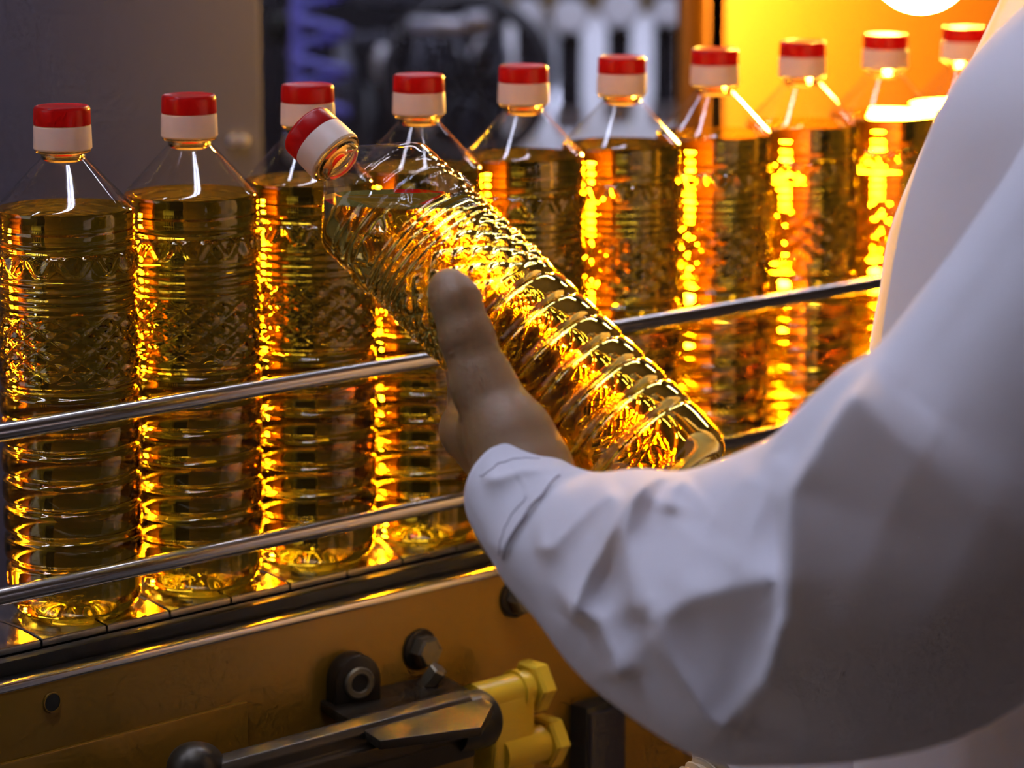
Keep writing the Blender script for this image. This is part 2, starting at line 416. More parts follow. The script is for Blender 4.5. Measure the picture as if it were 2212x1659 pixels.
# bolt heads and holes on the front plate
def face_pt(x, y, off=0.0): return px_plane(x, y, 1, YF-off)
def hexbolt(x, y, r=.0088):
    p = face_pt(x, y); q = Vector(p)-Vector((.5, 0, 0))
    w_ = lathe('washer', [(0, r*1.45), (.0018, r*1.45), (.0024, r*1.35)], 'blackmetal', conv, 28, q, (0, -1, 0))
    b = lathe('bolt', [(.002, r*1.12), (.010, r*1.12), (.0118, r*.95)], 'shade', conv, 6, q, (0, -1, 0), smooth=False)
hexbolt(905, 1402); hexbolt(1112, 1290)
for hx, hy in ((112, 1517),):
    p = Vector(face_pt(hx, hy))-Vector((.5, 0, 0))
    lathe('dark_hole_disc', [(-.002, .0052), (.0006, .0052)], 'black', conv, 24, p, (0, -1, 0))  # solid black disc standing in for the shade in the hole
    lathe('hole_rim', [(0, .0058), (.0009, .0056), (.0009, .0050), (0, .0050)], 'ochre', conv, 24, p, (0, -1, 0), caps=False)
# step of the lower cover plate
lowz = px_plane(0, 1648, 1, YF)[2]
cbox('cover_plate', (CX0, YF-.003, T-.30), (0.07, YF+.0005, lowz), 'ochre', .001)

# guide rails: two round bars on stand-off clamps
RY = -0.062
zu = px_plane(460, 856, 1, RY)[2]; zl = px_plane(460, 1192, 1, RY)[2]
for z in (zu, zl):
    lathe('guide_rail', [(0, .0044), (.001, .0050), (3.35, .0050), (3.351, .0044)], 'steel', conv, 24, (CX0+.15-.5, RY, z), (1, 0, 0))['label'] = 'round steel guide rail'
for lx in (-.5, 2.3):
    cyl('rail_post', (lx-.5, RY-.016, T-.10), (lx-.5, RY-.016, zu+.03), .007, 'steel', conv, 20, .001)
    for z in (zu, zl):
        box('rail_clamp', (lx-.515, RY-.027, z-.012), (lx-.485, RY+.0015, z+.012), 'black', conv, .003)
    box('foot_clamp', (lx-.525, RY-.030, T-.13), (lx-.475, RY-.0046, T-.095), 'yellow', conv, .003)

# ------------------------------------------------------------------ oil bottles
NT = 160
GR = [.031+.0166*k for k in range(7)]
def prof_r(h):
    """radius of the blown bottle at height h, without the ornament relief"""
    if h < .012:
        return .0285+.0095*math.sqrt(max(0, 1-(1-h/.012)**2))
    if h < .2300:
        r = .0390 if h > .024 else .0380+.0010*(h-.012)/.012
        if .024 < h < .1345:
            for g in GR: r -= .0021*math.exp(-((h-g)/.0014)**2)
            for a, b in zip(GR, GR[1:]):
                if a < h < b: r += .0007*math.sin(math.pi*(h-a)/(b-a))
        if .1345 <= h < .1375: r += .0005*math.sin(math.pi*(h-.1345)/.003)
        if .1765 <= h <= .1963: r += .0006*math.cos(2*math.pi*(h-.1765)/.00495)
        r -= .0012*math.exp(-((h-.2102)/.0009)**2)+.0010*math.exp(-((h-.2155)/.0010)**2)+.0005*math.exp(-((h-.2225)/.0012)**2)
        return r
    if h < .2610:
        # rounded shoulder then a straight cone up to the neck
        t = (h-.2300)/(.2610-.2300)
        cone = .0415+(.0122-.0415)*t
        return -math.log(math.exp(-cone/.0008)+math.exp(-.0390/.0008))*.0008
    return .0122
def relief(h, th):
    d = np.zeros_like(th)
    if .1378 < h < .1752:                     # four-petal flowers in two staggered rows
        u = th*14/(2*math.pi); v = (h-.1378)/.00624
        pet = np.abs(np.sin(math.pi*(u+v/2)))*np.abs(np.sin(math.pi*(u-v/2)))
        edge = min(1, (h-.1378)/.002, (.1752-h)/.002)
        d = (-.0008+.0022*pet**0.65)*edge
    elif .1975 < h < .2092:                   # band of leaf points
        v = (h-.1975)/.0117
        u = th*13/(2*math.pi)
        tri = np.abs((u % 1.0)-.5)*2
        edge = min(1, v/.15, (1-v)/.15)
        d = .0022*np.clip(1-np.abs(tri-v*.8)*2.2, 0, 1)*edge
    return d
def heights(h1):
    hs = [0, .0004, .0012, .0025, .0045, .007, .0095, .012, .016, .020, .024]
    h = .0255
    while h < .2290: hs.append(h); h += .00085
    while h < .2400: hs.append(h); h += .0008
    hs += [.243, .248, .253, .257, .2600, .2609, .2613, .2616, .2623, .2630, .2633, .2638, .2651, .2653, .266, .272]
    return [q for q in hs if q <= h1+1e-9]
TH = np.linspace(0, 2*math.pi, NT, endpoint=False)
def bottle_shape(inset, h1, lid, bottom=True):
    V, Fc = [], []
    hs = heights(h1)
    if hs[-1] < h1: hs.append(h1)
    for h in hs:
        r = prof_r(max(h, 0))+relief(h, TH)-inset
        z = h + (inset if h < .002 else 0)
        V += [(a, b, z) for a, b in zip(r*np.cos(TH), r*np.sin(TH))]
    for i in range(len(hs)-1):
        for k in range(NT):
            Fc.append((i*NT+k, i*NT+(k+1) % NT, (i+1)*NT+(k+1) % NT, (i+1)*NT+k))
    # pushed-up base with radial flutes
    prev = [k for k in range(NT)]
    for rr, zz in ((.026, .0012), (.022, .0030), (.016, .0052), (.009, .0064), (.004, .0058)):
        st = len(V)
        fl = .0008*np.cos(10*TH)*(1 if .008 < rr < .025 else 0)
        V += [(rr*math.cos(t), rr*math.sin(t), zz+f+inset) for t, f in zip(TH, fl)]
        cur = list(range(st, st+NT))
        for k in range(NT): Fc.append((prev[(k+1) % NT], prev[k], cur[k], cur[(k+1) % NT]))
        prev = cur
    Fc.append(tuple(reversed(prev)))
    last = [(len(hs)-1)*NT+k for k in range(NT)]
    if lid: Fc.append(tuple(last))
    return V, Fc
FILL = .2325
shellm = np_mesh('shell', *bottle_shape(0.0, .272, False))
oilm = np_mesh('oil', *bottle_shape(.0004, FILL, True))
oilm.set_sharp_from_angle(angle=math.radians(50))
def cap_meshes():
    n = 96
    bm = bmesh.new()
    def ring(r, z, rib=0.0):
        return [bm.verts.new(((r-(rib if k % 2 else 0))*math.cos(2*math.pi*k/n), (r-(rib if k % 2 else 0))*math.sin(2*math.pi*k/n), z)) for k in range(n)]
    R = [ring(.0130, .2792), ring(.0157, .2790), ring(.0160, .2794, .00028), ring(.0158, .2872, .00028), ring(.0156, .2883), ring(.0150, .2893), ring(.0143, .2896), ring(.0136, .2892), ring(.0050, .2892), ring(.0010, .2893)]
    for a, b in zip(R, R[1:]):
        for k in range(n): bm.faces.new((a[k], a[(k+1) % n], b[(k+1) % n], b[k]))
    bm.faces.new(R[-1])
    red = bpy.data.meshes.new('cap'); bm.to_mesh(red); bm.free()
    bm = bmesh.new()
    add_lathe(bm, [(.2652, .0122), (.2652, .0158), (.2660, .0164), (.2776, .0161), (.2786, .0159), (.2788, .0130)], 96, caps=False)
    wh = bpy.data.meshes.new('collar'); bm.to_mesh(wh); bm.free()
    for m in (red, wh):
        m.polygons.foreach_set('use_smooth', [True]*len(m.polygons)); m.set_sharp_from_angle(angle=math.radians(35))
    return red, wh
capm, collm = cap_meshes()
bm = bmesh.new(); add_lathe(bm, [(.2585, .0098), (.2600, .01195), (.2625, .01255), (.2634, .0148), (.2640, .0156), (.2646, .0156), (.2651, .0150), (.2653, .0120), (.2780, .0120), (.2780, .0098), (.2585, .0098)], 96, caps=False)
bmesh.ops.remove_doubles(bm, verts=bm.verts, dist=1e-6); bmesh.ops.recalc_face_normals(bm, faces=bm.faces)
ringm = bpy.data.meshes.new('neck_ring'); bm.to_mesh(ringm); bm.free()
ringm.polygons.foreach_set('use_smooth', [True]*len(ringm.polygons)); ringm.set_sharp_from_angle(angle=math.radians(50))
def make_bottle(oil_mesh=None):
    root = empty('oil_bottle')
    link_mesh('shell', shellm, 'pet', root)
    link_mesh('oil', oil_mesh or oilm, 'oil', root)['label'] = 'golden cooking oil'
    link_mesh('neck_ring', ringm, 'neckring', root)
    link_mesh('collar', collm, 'white_cap', root)['label'] = 'white tamper collar'
    link_mesh('cap', capm, 'red', root)['label'] = 'ribbed red screw cap'
    return root
SP = .0891
proto = make_bottle()
setp(proto, 'upright bottle of golden oil with red cap standing in the row on the conveyor', 'bottle', 'oil bottles standing on the conveyor')
ORD = ('nearest', 'second from', 'third from', 'fourth from', 'fifth from', 'sixth from', 'seventh from', 'eighth from', 'ninth from', 'tenth from')
for i in range(10):
    o = proto if i == 0 else copy_tree(proto)
    o['label'] = 'upright red-capped bottle of golden oil on the conveyor, %s the hanging lamp' % (ORD[9-i]+(' to' if i == 9 else ''))
    o.location = (i*SP, 0, T+.0003); o.rotation_euler = (0, 0, random.uniform(0, 6.28))
# the bottle held in the hand
HB = px(1470, 1070, 1.605); HC = px(655, 272, 1.69)
ax = Vector(HC)-Vector(HB); HL = ax.length; ax.normalize()
nv = Vector(-Fv); nv = (nv-ax*nv.dot(ax)).normalized()          # towards the viewer side, square to the axis
ev = ax.cross(nv); 
if to_px(np.array(HB)+np.array(ev)*.05)[1] < to_px(HB)[1]: ev = -ev   # towards the lower left
xv = nv; yv = ax.cross(xv)
HM = Matrix(((xv.x, yv.x, ax.x, HB[0]), (xv.y, yv.y, ax.y, HB[1]), (xv.z, yv.z, ax.z, HB[2]), (0, 0, 0, 1)))
zlev = px(830, 428, 1.668)[2]
bm = bmesh.new(); me_ = np_mesh('oil', *bottle_shape(.0004, .2600, True)); bm.from_mesh(me_); bpy.data.meshes.remove(me_)
bm.transform(HM)
g = bmesh.ops.bisect_plane(bm, geom=bm.verts[:]+bm.edges[:]+bm.faces[:], plane_co=(0, 0, zlev), plane_no=(0, 0, 1), clear_outer=True)
ed = [e for e in g['geom_cut'] if isinstance(e, bmesh.types.BMEdge)]
bmesh.ops.holes_fill(bm, edges=ed, sides=0)
bm.transform(HM.inverted())
bmesh.ops.recalc_face_normals(bm, faces=bm.faces)
hoil = bpy.data.meshes.new('oil'); bm.to_mesh(hoil); bm.free()
hoil.polygons.foreach_set('use_smooth', [True]*len(hoil.polygons)); hoil.set_sharp_from_angle(angle=math.radians(50))
held = make_bottle(hoil); held.matrix_world = HM
setp(held, 'tilted bottle of golden oil with red cap held in the worker\'s hand', 'bottle')
_ai = np.array(ax)-Fv*(np.array(ax)@Fv); _ai /= np.linalg.norm(_ai)
KS = float(np.array(nv)@_ai)/float(np.array(ax)@_ai)      # keeps s true to the photo for points off the axis
def hp(s, phi, r):
    """point beside the held bottle: s from the cap end, phi round the axis from the viewer side to the lower left"""
    a = math.radians(phi)
    s = s + r*math.cos(a)*KS + .0125
    return np.array(HC) - np.array(ax)*s + r*(math.cos(a)*np.array(nv)+math.sin(a)*np.array(ev))
print('held length', HL)

# ------------------------------------------------------------------ rail clamp bracket on the side plate
bo = Vector(face_pt(900, 1560, .03))
br = empty('clamp_bracket', tuple(bo-Vector((.5, 0, 0))), conv); br['label'] = 'black steel clamp bracket with yellow hex fittings'
def bp(x, y, off): return Vector(px_plane(x, y, 1, YF-off))-bo
# eye lug standing on the side plate
lug = [(.0150*math.cos(a), .0165*math.sin(a)) for a in np.linspace(0, math.pi, 17)]+[(-.0155, -.022), (.0150, -.022)]
lo_ = bp(752, 1462, .004)
poly_prism('eye_lug', lug, (.97, -.24, 0), (0, 0, 1), (-.24, -.97, 0), lo_, .014, 'blackmetal', br, .0015)
lc = lo_+Vector((-.24, -.97, 0))*.0138
lathe('eye_bush', [(0, .0052), (0, .0096), (.0016, .0098), (.0026, .0088), (.0026, .0060), (.001, .0054)], 'shade', br, 28, lc, (-.24, -.97, 0), caps=False)
lathe('dark_bore_plug', [(-.010, .0055), (.0012, .0055)], 'black', br, 24, lc, (-.24, -.97, 0))  # solid black plug drawn for the shade inside the eye
# mounting tab: a flat plate reaching out from the side plate
zt = px_plane(850, 1500, 1, YF-.02)[2]
tab = [px_plane(x, y, 2, zt) for x, y in ((690, 1512), (950, 1452), (1066, 1520), (1040, 1570), (820, 1600))]
bm = bmesh.new(); up_ = [bm.verts.new(Vector(p)-bo) for p in tab]; dn_ = [bm.verts.new(Vector(p)-bo-Vector((0, 0, .006))) for p in tab]
bm.faces.new(up_); bm.faces.new(list(reversed(dn_)))
for k in range(5): bm.faces.new((up_[k], dn_[k], dn_[(k+1) % 5], up_[(k+1) % 5]))
bmesh.ops.recalc_face_normals(bm, faces=bm.faces); bm_obj('mounting_tab', bm, 'blackmetal', br, bevel=.0012, smooth=True)
# clamp bar along the conveyor
b0, b1 = bp(470, 1690, .060), bp(1050, 1556, .060)
zc = (b0.z+b1.z)/2; xa, xb = b0.x, b1.x; yb_ = b1.y
bprof = [(0, -.022), (-.004, -.0225), (-.004, -.010), (-.0062, -.008), (-.0062, .001), (-.003, .004), (-.003, .010), (0, .014), (.010, .0155), (.018, .012), (.018, -.022)]
poly_prism('clamp_bar', bprof, (0, 1, 0), (0, 0, 1), (1, 0, 0), (xa, yb_, zc), xb-xa-.012, 'blackmetal', br, .001)
lathe('bar_end', [(-.014, .0165), (0, .0175), (.012, .0175), (.015, .0155), (.0152, .012), (.006, .011)], 'black', br, 28, (xb-.010, yb_+.006, zc-.004), (1, 0, 0))
k0 = bp(420, 1660, .052)
lathe('bar_knob', [(-.016, .010), (-.014, .0145), (.004, .0150), (.012, .0130), (.018, .0075), (.019, .002)], 'blackmetal', br, 24, k0, (-.75, -.6, .28))
# yellow fittings
yc = bp(1110, 1492, .040)
lathe('fitting', [(-.034, .0108), (.010, .0108), (.0105, .0100)], 'yellow', br, 28, yc, (1, .0, 0))
lathe('hex_nut', [(.0108, .0150), (.0125, .0165), (.0205, .0165), (.0222, .0145)], 'yellow', br, 6, yc, (1, 0, 0), smooth=False)
box('fitting_body', (yc.x-.026, yc.y-.011, yc.z-.062), (yc.x+.009, yc.y+.011, yc.z+.001), 'yellow', br, .004, seg=3)
y2 = yc+Vector((.012, -.004, -.036))
lathe('fitting', [(-.030, .0118), (.006, .0118), (.0065, .0105)], 'yellow', br, 28, y2, (1, 0, 0))
lathe('hex_nut', [(.0066, .0150), (.0084, .0168), (.0165, .0168), (.0184, .0145)], 'yellow', br, 6, y2, (1, 0, 0), smooth=False)
lathe('fitting_collar', [(.0, .0128), (.0030, .0128)], 'yellow', br, 28, yc, (1, 0, 0))
p_ = bp(935, 1462, .022)
lathe('small_bolt', [(-.012, .006), (.006, .006), (.007, .005)], 'shade', br, 6, p_, (.3, -.5, .8), smooth=False)
# dark upright duct under the conveyor
dp = px_plane(1285, 1600, 1, YF-.008)  # plain dark box standing against the conveyor side
column = setp(empty('dark_column', (dp[0], YF-.008, 0)), 'dark upright duct rising from the floor against the conveyor side', 'column')
box('column_body', (-.017, -.010, 0), (.017, .0065, px_plane(1285, 1525, 1, YF-.018)[2]), 'black', column, .002)
box('column_front', (-.0155, -.0125, .02), (.0155, -.0098, px_plane(1285, 1525, 1, YF-.018)[2]-.004), 'dark', column, .001)

# ------------------------------------------------------------------ machines behind the line
CZ = 2.70
cc = px(565, 300, CZ); rz = Matrix.Rotation(-YAW, 4, 'Z')
CA = -YAW+math.radians(6); cc = cc - np.array((math.cos(CA), math.sin(CA), 0))*.70                                   # middle of the cabinet front
cab = setp(empty('machine_cabinet', (cc[0], cc[1], 0)), 'large plain grey steel machine cabinet standing behind the bottle row', 'cabinet')
cab.rotation_euler = (0, 0, CA)
box('body', (-.70, .0122, .06), (.697, .10, 2.35), 'cabinet', cab)
box('door', (-.69, 0, .12), (-.006, .0118, 2.30), 'cabinet', cab, .004)
box('door', (.006, 0, .12), (.70, .0118, 2.30), 'cabinet', cab, .001)
box('plinth', (-.70, .0, 0), (.70, .12, .062), 'black', cab)
for kx in (503, 526):
    p = Vector(((kx-565)*CZ/FPX+.70, 0, px(kx, 302, CZ)[2]))
    lathe('knob', [(0, .003), (.004, .0028), (.006, .0046), (.009, .0042), (.010, .002)], 'silver', cab, 20, p, (0, -1, 0))
def machine_at(x, y, z): return Vector(px(x, y, z))
fm = setp(empty('filling_machine', tuple(px(900, 300, 4.35)[:2])+(0,)), 'dark filling machine with silver valves and a round star wheel behind the line', 'machine')
fo = Vector(fm.location)
def mp(x, y, z): return machine_at(x, y, z)-fo
def mbox(name, x0, y0, x1, y1, z, dep, mat, bevel=.006):
    """a box of the machine that faces the aisle: the photo gives its width and height at depth z"""
    a, b = mp(x0, y1, z), mp(x1, y0, z); c = (a+b)/2
    wdt = (x1-x0)*z/FPX; hgt = (y1-y0)*z/FPX/math.cos(PITCH)
    return box(name, (-wdt/2, 0, -hgt/2), (wdt/2, dep, hgt/2), mat, fm, bevel, mtx=Matrix.Translation(c) @ rz)
mbox('back_frame', 575, -900, 1090, 900, 4.75, .12, 'dark')
z0 = -fo.z
box('pedestal', (-.25, .18, 0), (.25, .62, .74), 'dark', fm, .02, mtx=rz)
mbox('valve_box', 576, 36, 626, 92, 4.2, .06, 'black'); mbox('side_post', 440, -600, 612, 800, 4.5, .06, 'dark')
mbox('arm', 880, 42, 1062, 70, 4.15, .05, 'silver'); mbox('head_block', 1000, 30, 1060, 62, 4.1, .06, 'silver')
mbox('manifold', 700, 74, 1000, 100, 4.4, .05, 'darkgrey'); mbox('manifold', 760, -30, 1010, 10, 4.4, .05, 'darkgrey')
for (x, ya, yb, r, mt_) in ((828, 100, 190, .016, 'silver'), (868, 80, 260, .011, 'dark'), (908, 60, 300, .016, 'darkgrey'), (952, 80, 180, .020, 'darkgrey'), (985, 100, 190, .012, 'silver'), (1040, 80, 170, .015, 'silver'), (1080, 60, 300, .014, 'darkgrey'), (800, 180, 400, .022, 'dark'), (740, 90, 300, .018, 'darkgrey'), (1012, 190, 330, .02, 'darkgrey'), (925, 215, 330, .014, 'silver')):
    a, b = mp(x, ya, 4.3), mp(x, yb, 4.3); L = (a-b).length
    lathe('valve', [(0, r*.5), (L*.1, r*.6), (L*.25, r), (L*.75, r), (L*.85, r*.7), (L, r*.5)], mt_, fm, 18, b, a-b)
for zz, R_ in ((4.25, .085),):
    ctr = mp(1010, 170, zz); pts = [ctr+Vector(Rv)*R_*1.25*math.cos(a)+Vector(Uv)*R_*1.25*math.sin(a) for a in np.linspace(0, 2*math.pi, 49)]
    sweep('star_wheel', pts, .012, 'dark', fm, 12)
    for a in np.linspace(0, math.pi, 4)[:-1]:
        d_ = Vector(Rv)*math.cos(a)+Vector(Uv)*math.sin(a); cyl('spoke', ctr-d_*R_*1.2, ctr+d_*R_*1.2, .009, 'dark', fm, 10)
hose = setp(empty('air_hose', tuple(px(690, 150, 3.95))), 'coiled blue air hose hanging in front of the dark machine', 'hose')
ho = Vector(hose.location)
pts = []
for k in range(0, 260):
    t = k/259; ang = t*2*math.pi*6.0
    pts.append(Vector(px(690, -190+520*t, 3.95))-ho+Vector(Rv)*.033*math.cos(ang)+Vector((Fv[0], Fv[1], 0))*.033*math.sin(ang))
sweep('coil', pts, .0065, 'blue', hose, 10)
sweep('straight_run', [Vector((*px(640, -700, 3.93)[:2], H))-ho]+[Vector(px(640, y, 3.93))-ho for y in (-700, 0, 200, 340)], .007, 'blue', hose, 10)
lathe('coupling', [(0, .006), (.005, .011), (.03, .011), (.036, .007)], 'silver', hose, 16, Vector(px(640, 350, 3.93))-ho, (0, 0, 1))
# white tank and gauges
tk = px(1330, 240, 5.5)
tank = setp(empty('storage_tank', (tk[0], tk[1], 0)), 'white enamelled tank with domed ends standing on legs behind the row', 'tank')
R2 = .30
zt0 = tk[2]-R2+.17
xdir = Vector((Rv[0], Rv[1], 0)); Lh = .17
prof = [(-Lh-.10*math.cos(a), max(.002, R2*math.sin(a))) for a in np.linspace(0, math.pi/2, 9)]+[(Lh+.10*math.sin(a), max(.002, R2*math.cos(a))) for a in np.linspace(0, math.pi/2, 9)]
lathe('vessel', prof, 'whitepaint', tank, 48, (0, 0, zt0), xdir)
for s in (-1, 1):
    lathe('band', [(s*Lh*.7-.012, R2+.004), (s*Lh*.7+.012, R2+.004)], 'silver', tank, 48, (0, 0, zt0), xdir)
    for q in (-1, 1):
        p = xdir*s*Lh*.8+Vector((Fv[0], Fv[1], 0))*q*.16; cyl('leg', (p.x, p.y, 0), (p.x, p.y, zt0-.2), .02, 'silver', tank, 12)
for k in range(4):
    p0 = Vector(px((1140, 1232, 1340, 1442)[k], (26, 34, 18, 24)[k], 4.5))
    gg = setp(empty('pressure_gauge', tuple(p0)), 'round white-faced pressure gauge above the tank, %s the orange guard panel' % ('fourth from', 'third from', 'second from', 'nearest to')[k], 'gauge', 'pressure gauges above the tank')
    rr = (.020, .024, .026, .020)[k]
    lathe('case', [(-.03, rr*.8), (-.028, rr*1.1), (0, rr*1.12), (.003, rr*1.0)], 'silver', gg, 24, (0, 0, 0), Vector(-Fv))
    lathe('dial', [(.0032, rr*.98), (.0042, rr*.97)], 'whitepaint', gg, 24, (0, 0, 0), Vector(-Fv))
    cyl('pipe', (Fv[0]*.04, Fv[1]*.04, -.14), (Fv[0]*.04, Fv[1]*.04, H-p0.z), .018, 'dark', gg, 12)
    cyl('stem', (Fv[0]*.02, Fv[1]*.02, .0), (Fv[0]*.045, Fv[1]*.045, .0), .01, 'silver', gg, 10)
    lathe('pipe_end', [(-.17, .008), (-.165, .022), (-.135, .022)], 'silver', gg, 16, (Fv[0]*.04, Fv[1]*.04, 0), (0, 0, 1))

# ------------------------------------------------------------------ the worker
PC = np.array([.335, -.555, 0.])                  # the worker stands here, facing the conveyor (+Y)
SH = px(2500, 300, 1.485); EL = px(1830, 1270, 1.40)
person = setp(empty('person', tuple(PC)), 'worker in a white coat reaching over the conveyor to hold a bottle', 'person')
# --- left hand gripping the bottle: one skin surface
def chain(pts, rad, k=.006):
    def f(P):
        d = None
        for a, b, ra, rb in zip(pts, pts[1:], rad, rad[1:]):
            q = sd_cap(P, a, b, ra, rb); d = q if d is None else smin(d, q, k)
        return d
    return f
thumb = [hp(.207, 44, .064), hp(.192, 41, .0605), hp(.162, 34, .0545), hp(.1385, 21.5, .0525), hp(.121, 11.5, .0515), hp(.1135, 9, .0512)]
thumb_r = [.021, .0205, .0155, .0128, .0118, .0104]
fing = []
for s, mc, ln, rr in ((.1735, (100, .0545), (140, 171, 195), (.0115, .0102, .0090, .0076)),
                      (.1925, (103, .0555), (145, 178, 204), (.0118, .0105, .0092, .0078)),
                      (.2110, (104, .0550), (143, 175, 200), (.0112, .0100, .0088, .0075)),
                      (.2280, (100, .0535), (134, 160, 182), (.0100, .0088, .0078, .0068))):
    fing.append(([hp(s, *mc), hp(s-.023, ln[0], .0505), hp(s-.036, ln[1], .0490), hp(s-.044, ln[2], .0478)], rr))
WR = hp(.2165, 49, .0700); WR2 = hp(.228, 74, .0690)
FOREARM = px(1385, 1240, 1.50); MIDARM = px(1205, 1142, 1.55)
palm = [(thumb[0], fing[0][0][0], .017, .0125), (WR, fing[1][0][0], .020, .013), (WR2, fing[2][0][0], .019, .0125), (WR2, fing[3][0][0], .017, .011),
        (WR, WR2, .022, .020), (WR, MIDARM, .021, .024), (WR2, MIDARM, .019, .024), (MIDARM, FOREARM, .025, .030), (thumb[1], fing[1][0][0], .013, .012), (hp(.178, 60, .056), fing[0][0][0], .012, .0105)]
axis_p, axis_d = np.array(HC), np.array(ax)
def hand_sdf(P):
    d = None
    for a, b, ra, rb in palm:
        q = sd_cap(P, a, b, ra, rb); d = q if d is None else smin(d, q, .012)
    th = chain(thumb, thumb_r, .007)(P)
    d = smin(d, th, .010)
    df = None
    for pts, rr in fing:
        q = chain(pts, rr, .005)(P)
        df = q if df is None else smin(df, q, .0022)
    d = smin(d, df, .007)
    # creases over the thumb joint and at the wrist
    for sC, ph, amp in ((.1375, 27, .0008), (.1405, 29, .0007), (.158, 40, .0006)):
        c = hp(sC, ph, .066); t = np.array(thumb[3])-np.array(thumb[2]); t = t/np.linalg.norm(t)
        u = (P-c)@t; v = np.linalg.norm(P-c-u[:, None]*t, axis=1)
        d = d + amp*np.exp(-(u/.0009)**2)*np.exp(-(v/.012)**2)
    w = P-axis_p; rad = np.linalg.norm(w-(w@axis_d)[:, None]*axis_d, axis=1)
    return np.maximum(d, .0398-rad)                 # the flesh flattens against the bottle
allp = np.array([p for pts, _ in fing for p in pts]+list(thumb)+[WR, WR2, px(1330, 1150, 1.53)])
V1, F1 = surface_net(hand_sdf, allp.min(0)-.026, allp.max(0)+.026, .0017)
# --- the rest of the body, coarser, under the clothes
RS = np.array([.505, -.56, 1.335]); RE = np.array([.455, -.43, 1.065]); RW = np.array([.20, -.336, .915])
NK = np.array([.335, -.555, 1.40]); HD = np.array([.335, -.530, 1.535])
def body_sdf(P):
    parts = [((.335, -.56, .92), (.335, -.56, 1.12), .12, .105), ((.335, -.56, 1.12), (.335, -.56, 1.27), .105, .11),
             (tuple(SH), (.335, -.565, 1.31), .036, .055), (tuple(RS), (.335, -.565, 1.33), .045, .055),
             ((.335, -.565, 1.30), tuple(NK), .06, .05), (tuple(NK), (.335, -.545, 1.47), .048, .046),
             (tuple(SH), tuple(EL), .036, .036), (tuple(EL), tuple(FOREARM), .036, .030), (tuple(FOREARM), tuple(MIDARM), .029, .023),
             (tuple(RS), tuple(RE), .045, .036), (tuple(RE), tuple(RW), .035, .024)]
    for s in (-1, 1):
        x = .335+s*.09
        parts += [((x, -.56, .90), (x, -.555, .50), .078, .052), ((x, -.555, .50), (x, -.575, .09), .050, .034), ((x, -.575, .07), (x+s*.015, -.44, .035), .036, .026)]
    d = None
    for a, b, ra, rb in parts:
        q = sd_cap(P, a, b, ra, rb); d = q if d is None else smin(d, q, .03)
    h = smin(sd_ell(P, HD+(0, -.008, .012), (.074, .092, .098)), sd_ell(P, HD+(0, .022, -.060), (.052, .062, .055)), .03)
    h = smin(h, sd_cap(P, HD+(0, .086, .005), HD+(0, .104, -.028), .008, .012), .012)
    h = smin(h, sd_cap(P, HD+(-.02, .083, -.062), HD+(.02, .083, -.062), .008, .008), .008)
    for s in (-1, 1):
        h = smin(h, sd_ell(P, HD+(s*.077, -.005, -.012), (.009, .020, .031)), .006)
        h = np.maximum(h, -sd_ell(P, HD+(s*.031, .088, .006), (.015, .012, .009)))
    return smin(d, h, .02)
V2, F2 = surface_net(body_sdf, (-.08, -.80, .0), (.60, -.22, 1.66), .011)
V = np.vstack([V1, V2])-PC; F_ = np.vstack([F1, F2+len(V1)])
link_mesh('body', np_mesh('body', V, F_), 'skin', person)
for s in (-1, 1):
    e_ = HD-PC+np.array((s*.031, .079, .006))
    ey = lathe('eye', [(-.012*math.cos(a), max(.0004, .012*math.sin(a))) for a in np.linspace(0, math.pi, 12)], 'eye', person, 16, e_, (0, 1, -.25))
    lathe('iris', [(.0108, .0052), (.0124, .004), (.0127, .0005)], 'iris', ey, 16, e_, (0, 1, -.25))
VH, FH = surface_net(lambda P: np.maximum(sd_ell(P, HD+(0, -.016, .022), (.084, .100, .104)), np.minimum((P-HD)@np.array((0, 1., -.55))-.028, .2)), HD-.13, HD+.14, .008)
link_mesh('hair', np_mesh('hair', VH-PC, FH), 'hair', person)

# --- white coat
coat = empty('coat', (0, 0, 0), person); coat['label'] = 'white cotton work coat'
def crom(A, n):
    A = np.asarray(A, float); m = len(A); out = []
    for t in np.linspace(0, m-1, n):
        i = min(int(t), m-2); f = t-i
        p0, p1, p2, p3 = A[max(i-1, 0)], A[i], A[i+1], A[min(i+2, m-1)]
        out.append(.5*((2*p1)+(-p0+p2)*f+(2*p0-5*p1+4*p2-p3)*f*f+(-p0+3*p1-3*p2+p3)*f**3))
    return np.array(out)
# stations along the left sleeve: upper edge, lower edge (photo pixels), depth of the arm, half thickness (m)
ST = [((1211, 985), (1013, 1068), 1.585, .037), ((1232, 1008), (1018, 1130), 1.572, .039), ((1310, 1032), (1090, 1245), 1.545, .042),
      ((1400, 1026), (1170, 1345), 1.515, .045), ((1490, 1024), (1260, 1455), 1.485, .048), ((1590, 990), (1385, 1553), 1.455, .051),
      ((1690, 935), (1535, 1632), 1.425, .055), ((1750, 865), (1690, 1648), 1.400, .058), ((1815, 800), (1880, 1640), 1.385, .060),
      ((1900, 745), (2080, 1590), 1.390, .062), ((2000, 620), (2270, 1470), 1.400, .063), ((2110, 470), (2440, 1270), 1.415, .064),
      ((2220, 300), (2570, 950), 1.430, .064), ((2300, 120), (2600, 560), 1.450, .060), ((2360, -60), (2590, 200), 1.475, .045)]
raw = np.array([[*a, *b, z, t] for a, b, z, t in ST])
NS, NC = 240, 176
st = crom(raw, NS)
cen = np.array([px((r[0]+r[2])/2, (r[1]+r[3])/2, r[4]) for r in st])
tan = np.gradient(cen, axis=0); 
for _ in range(30): tan[1:-1] = (tan[:-2]+tan[1:-1]*2+tan[2:])/4
tan /= np.linalg.norm(tan, axis=1)[:, None]
